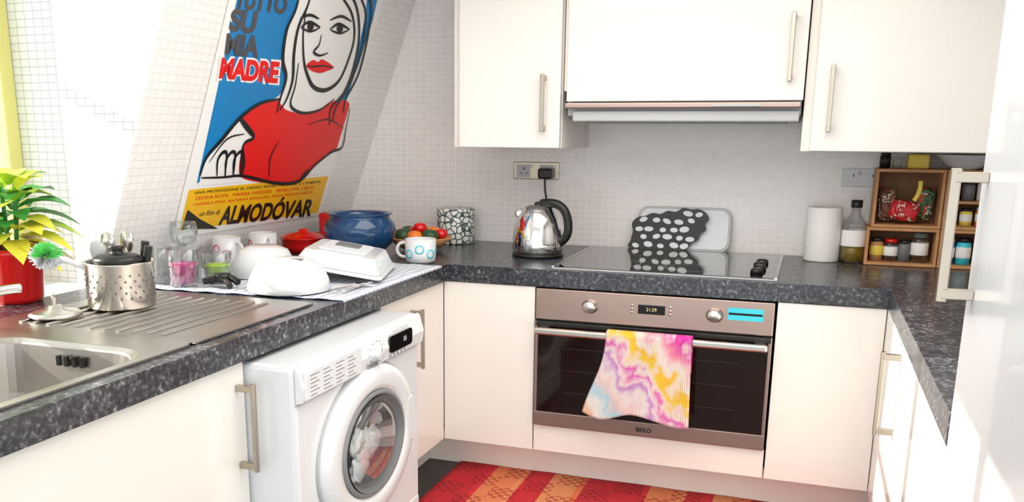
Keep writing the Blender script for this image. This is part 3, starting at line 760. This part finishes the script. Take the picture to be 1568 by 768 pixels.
# ---------------- poster ----------------
po=grp('film_poster')
src=[(340,0),(275,355),(493,328),(580,0)]
YZp=[(-.980,1.225),(-.929,.693),(-.204,.679),(-.247,1.317)]
A=[];Bv=[]
for (u,v),(X_,Y_) in zip(src,YZp):
    A.append([u,v,1,0,0,0,-X_*u,-X_*v]); Bv.append(X_)
    A.append([0,0,0,u,v,1,-Y_*u,-Y_*v]); Bv.append(Y_)
hh=np.linalg.solve(np.array(A,float),np.array(Bv,float))
def art(u,v):   # artwork trace units -> position on poster sheet (y,z)
    w=hh[6]*u+hh[7]*v+1
    return ((hh[0]*u+hh[1]*v+hh[2])/w,(hh[3]*u+hh[4]*v+hh[5])/w)
NV=Vector((1,0,-K)).normalized()
def on(y,z,lay): return Vector((sx(z),y,z))+NV*(.002+.0006*lay)
Y0,Y1,Z0_,Z1_=-.958,-.222,.680,1.40
def sheetq(name,y0,y1,z0,z1,lay,m_):
    return quad(name,[on(y0,z0,lay),on(y1,z0,lay),on(y1,z1,lay),on(y0,z1,lay)],m_,po)
for k,cc in dict(pwhite=(.92,.92,.91),pblue=(.008,.22,.55),pred=(.80,.008,.008),pblack=(.012,.012,.012),pyel=(.92,.52,.01),pgrey=(.075,.075,.08)).items():
    M[k]=mat('poster_'+k[1:],cc,.35,var=.03)
sheetq('sheet',Y0,Y1,Z0_,Z1_,0,'pwhite')
def clampp(y,z): return (min(max(y,Y0+.022),Y1-.02),max(z,Z0_+.008))
def pfill(name,P,m_,lay,sm=False,clamp=True):
    Q=[art(*p) for p in P]
    if clamp: Q=[clampp(*q) for q in Q]
    bm=bmesh.new(); f=bm.faces.new([bm.verts.new(on(q[0],q[1],lay)) for q in Q])
    bmesh.ops.triangulate(bm,faces=[f])
    return mk(name,bm,m_,po)
def cr(P,n=6,closed=False):
    out=[]; N_=len(P)
    rng=range(N_ if closed else N_-1)
    for i in rng:
        p0=P[(i-1)%N_] if closed or i>0 else P[0]; p1=P[i]; p2=P[(i+1)%N_]; p3=P[(i+2)%N_] if closed or i+2<N_ else P[-1]
        for k in range(n):
            t_=k/n
            out.append(tuple(.5*((2*p1[j])+(-p0[j]+p2[j])*t_+(2*p0[j]-5*p1[j]+4*p2[j]-p3[j])*t_*t_+(-p0[j]+3*p1[j]-3*p2[j]+p3[j])*t_**3) for j in (0,1)))
    if not closed: out.append(P[-1])
    return out
def stroke(P,w_=.008,lay=5,m_='pblack'):
    C=cr(P); Q=[Vector(art(*p)) for p in C]
    bm=bmesh.new(); prev=None
    for i,q in enumerate(Q):
        d=(Q[min(i+1,len(Q)-1)]-Q[max(i-1,0)]); d=d.normalized() if d.length>1e-6 else Vector((1,0))
        n_=Vector((-d.y,d.x))*w_/2
        t_=i/(len(Q)-1); n_*=.45+.75*math.sin(math.pi*min(1,max(0,t_)))
        a=bm.verts.new(on(q.x+n_.x,q.y+n_.y,lay)); c2=bm.verts.new(on(q.x-n_.x,q.y-n_.y,lay))
        if prev: bm.faces.new((prev[0],a,c2,prev[1]))
        prev=(a,c2)
    mk('ink_line',bm,m_,po)
pfill('blue_field',[(355,-110),(600,-110),(570,30),(530,150),(300,280),(313,222)],'pblue',1)
body=cr([(462,-60),(452,10),(437,45),(431,90),(437,118),(425,146),(395,158),(365,180),(338,212),(314,240),(305,272)],5)+[(303,284),(512,264)]+cr([(515,235),(520,215),(528,190),(531,158),(522,150),(535,118),(548,70),(558,20),(566,-60)],5)
pfill('figure',body,'pwhite',2)
shirt=cr([(368,178),(398,158),(420,150),(428,158),(438,168),(462,173),(485,168),(505,155),(530,154),(534,172),(527,200),(520,222),(497,236),(475,258),(457,276)],5)+cr([(455,277),(420,279),(390,277),(366,268),(366,240),(372,220),(386,210),(378,195)],5)
pfill('red_top',shirt,'pred',3)
lips=cr([(467,100),(477,91),(485,94),(492,90),(509,102),(498,108),(488,111),(476,108)],5,True)
pfill('lips',lips,'pred',4)
stroke([(468,100),(480,101),(490,100),(509,102)],.004,6)
W_=.010
stroke([(462,-40),(452,10),(437,45),(431,90),(436,118),(427,150),(422,172)],W_)
stroke([(480,-40),(470,5),(455,40),(448,80),(446,120),(437,150),(426,168)],W_)
stroke([(500,-30),(525,0),(538,25),(540,60),(528,100),(515,125),(496,137),(478,132),(468,112),(463,90),(462,50),(466,18)],W_)
stroke([(505,-40),(540,0),(548,50),(540,100),(525,140),(505,165),(503,190)],W_)
stroke([(530,-40),(556,10),(556,50),(548,90),(530,135),(512,165),(508,185)],W_)
stroke([(545,-40),(566,5),(562,50),(548,110),(528,150),(524,172)],W_)
stroke([(455,95),(450,130),(443,160),(462,172),(490,166),(510,150)],.007)
stroke([(428,150),(395,158),(365,180),(338,212),(314,240),(304,268)],W_)
stroke([(385,208),(365,182)],.008); stroke([(366,178),(380,196),(386,210),(370,222),(366,270)],.008)
stroke([(318,247),(345,212),(372,204)],.004)
for fx in (330,343,355):
    stroke([(fx,268),(fx+1,245),(fx+9,232),(fx+15,236),(fx+12,268)],.008)
stroke([(306,271),(340,270),(370,268),(420,279),(456,276),(480,252),(505,232),(522,224),(528,195),(534,165)],.008)
stroke([(370,225),(372,250),(368,268)],.006); stroke([(456,276),(470,258)],.01)
stroke([(525,196),(500,182),(470,190)],.003); stroke([(410,270),(412,240),(425,215)],.005)
for ex,ey in ((473,40),(518,43)):
    stroke([(ex-15,ey+1),(ex-2,ey-7),(ex+15,ey+1)],.007,6); stroke([(ex-14,ey+2),(ex,ey+7),(ex+14,ey+2)],.005,6)
    pfill('iris',[(ex+5*math.cos(a*.628),ey+5.5*math.sin(a*.628)) for a in range(10)],'pblack',6)
stroke([(457,27),(472,22),(486,28)],.006,6); stroke([(503,30),(520,24),(536,32)],.006,6)
stroke([(490,52),(486,68),(478,78),(487,84),(500,80)],.006,6)
pfill('yellow_band',[(240,294),(560,264),(540,322),(230,358)],'pyel',1)
pfill('black_corner',[(276,350),(286,320),(304,334),(332,350)],'pblack',2)
def ptext(s,q,m_,lay,bold=.0,shear=0):
    cu=bpy.data.curves.new('t','FONT'); cu.body=s; cu.size=1; cu.offset=bold; cu.shear=shear
    to=bpy.data.objects.new('t',cu); COL.objects.link(to); bpy.context.view_layer.update()
    me=bpy.data.meshes.new_from_object(to.evaluated_get(bpy.context.evaluated_depsgraph_get()))
    bpy.data.objects.remove(to)
    xs=[v.co.x for v in me.vertices]; ys=[v.co.y for v in me.vertices]
    x0,x1,y0,y1=min(xs),max(xs),min(ys),max(ys)
    for v in me.vertices:
        a=(v.co.x-x0)/(x1-x0); c2=(v.co.y-y0)/(y1-y0)
        tl,tr,br,bl=q
        top=(tl[0]+(tr[0]-tl[0])*a,tl[1]+(tr[1]-tl[1])*a); bot=(bl[0]+(br[0]-bl[0])*a,bl[1]+(br[1]-bl[1])*a)
        u=bot[0]+(top[0]-bot[0])*c2; v_=bot[1]+(top[1]-bot[1])*c2
        y,z=art(u,v_); v.co=on(y,z,lay)
    me.materials.clear(); me.materials.append(M[m_])
    ob=bpy.data.objects.new('lettering',me); COL.objects.link(ob); ob.parent=po
for s_,q_ in (('TUTTO',[(362,-16),(440,-8),(436,22),(356,12)]),('SU',[(354,12),(394,16),(388,52),(348,47)]),('MIA',[(346,50),(398,54),(393,88),(342,83)])):
    ptext(s_,q_,'pgrey',3,.05)
ptext('MADRE',[(335,84),(430,91),(426,130),(330,122)],'pwhite',2,.09)
ptext('MADRE',[(338,87),(427,94),(423,127),(333,119)],'pred',3,.05)
ptext('ALMODÓVAR',[(340,308),(480,297),(474,330),(332,344)],'pblack',3,.035,.15)
ptext('un film di',[(306,322),(336,319),(334,327),(303,330)],'pblack',3)
ptext('CECILIA ROTH   MARISA PAREDES   PENELOPE CRUZ',[(298,300),(480,283),(479,288),(297,305)],'pred',3)
ptext('CANDELA PENA  ANTONIA SAN JUAN  ROSA MARIA SARDA',[(295,310),(478,291),(477,296),(294,315)],'pred',3)
ptext('UNA PRODUZIONE EL DESEO RENN FRANCE 2 CINEMA',[(297,292),(490,275),(490,279),(296,296)],'pblack',3)

# ---------------- lights ----------------
w=bpy.data.worlds.new('world'); sc.world=w; w.use_nodes=True
bg=w.node_tree.nodes['Background']; bg.inputs[0].default_value=(.95,.975,1,1); bg.inputs[1].default_value=2.5
sd=bpy.data.lights.new('sun','SUN'); sd.energy=10; sd.angle=.01; sd.color=(1,.93,.82)
so=bpy.data.objects.new('sun',sd); COL.objects.link(so); d=Vector((.80,.24,-.35)); so.rotation_euler=d.to_track_quat('-Z','Y').to_euler(); so.location=(-3,-3,3)
ad=bpy.data.lights.new('ceiling_fill','AREA'); ad.energy=20; ad.size=1.3; ad.color=(1,.95,.88)  # added fill light under the ceiling to brighten the room, not a fitted lamp
ao=bpy.data.objects.new('ceiling_fill',ad); COL.objects.link(ao); ao.location=(.35,-1.35,1.47)

# ---------------- camera ----------------
yaw,pit,rol=.3465,.2348,.0060
fw=Vector((-math.sin(yaw)*math.cos(pit),math.cos(yaw)*math.cos(pit),-math.sin(pit)))
rt=Vector((math.cos(yaw),math.sin(yaw),0)); up=rt.cross(fw)
r2=rt*math.cos(rol)+up*math.sin(rol); u2=-rt*math.sin(rol)+up*math.cos(rol)
cd=bpy.data.cameras.new('camera'); cd.sensor_width=36; cd.lens=36*1957.3/2205; cd.shift_x=76.1/2205; cd.shift_y=213.8/2205; cd.clip_start=.02
co=bpy.data.objects.new('camera',cd); COL.objects.link(co)
mw=Matrix(((r2.x,u2.x,-fw.x,.654),(r2.y,u2.y,-fw.y,-2.8192),(r2.z,u2.z,-fw.z,.9389),(0,0,0,1)))
co.matrix_world=mw
sc.camera=co
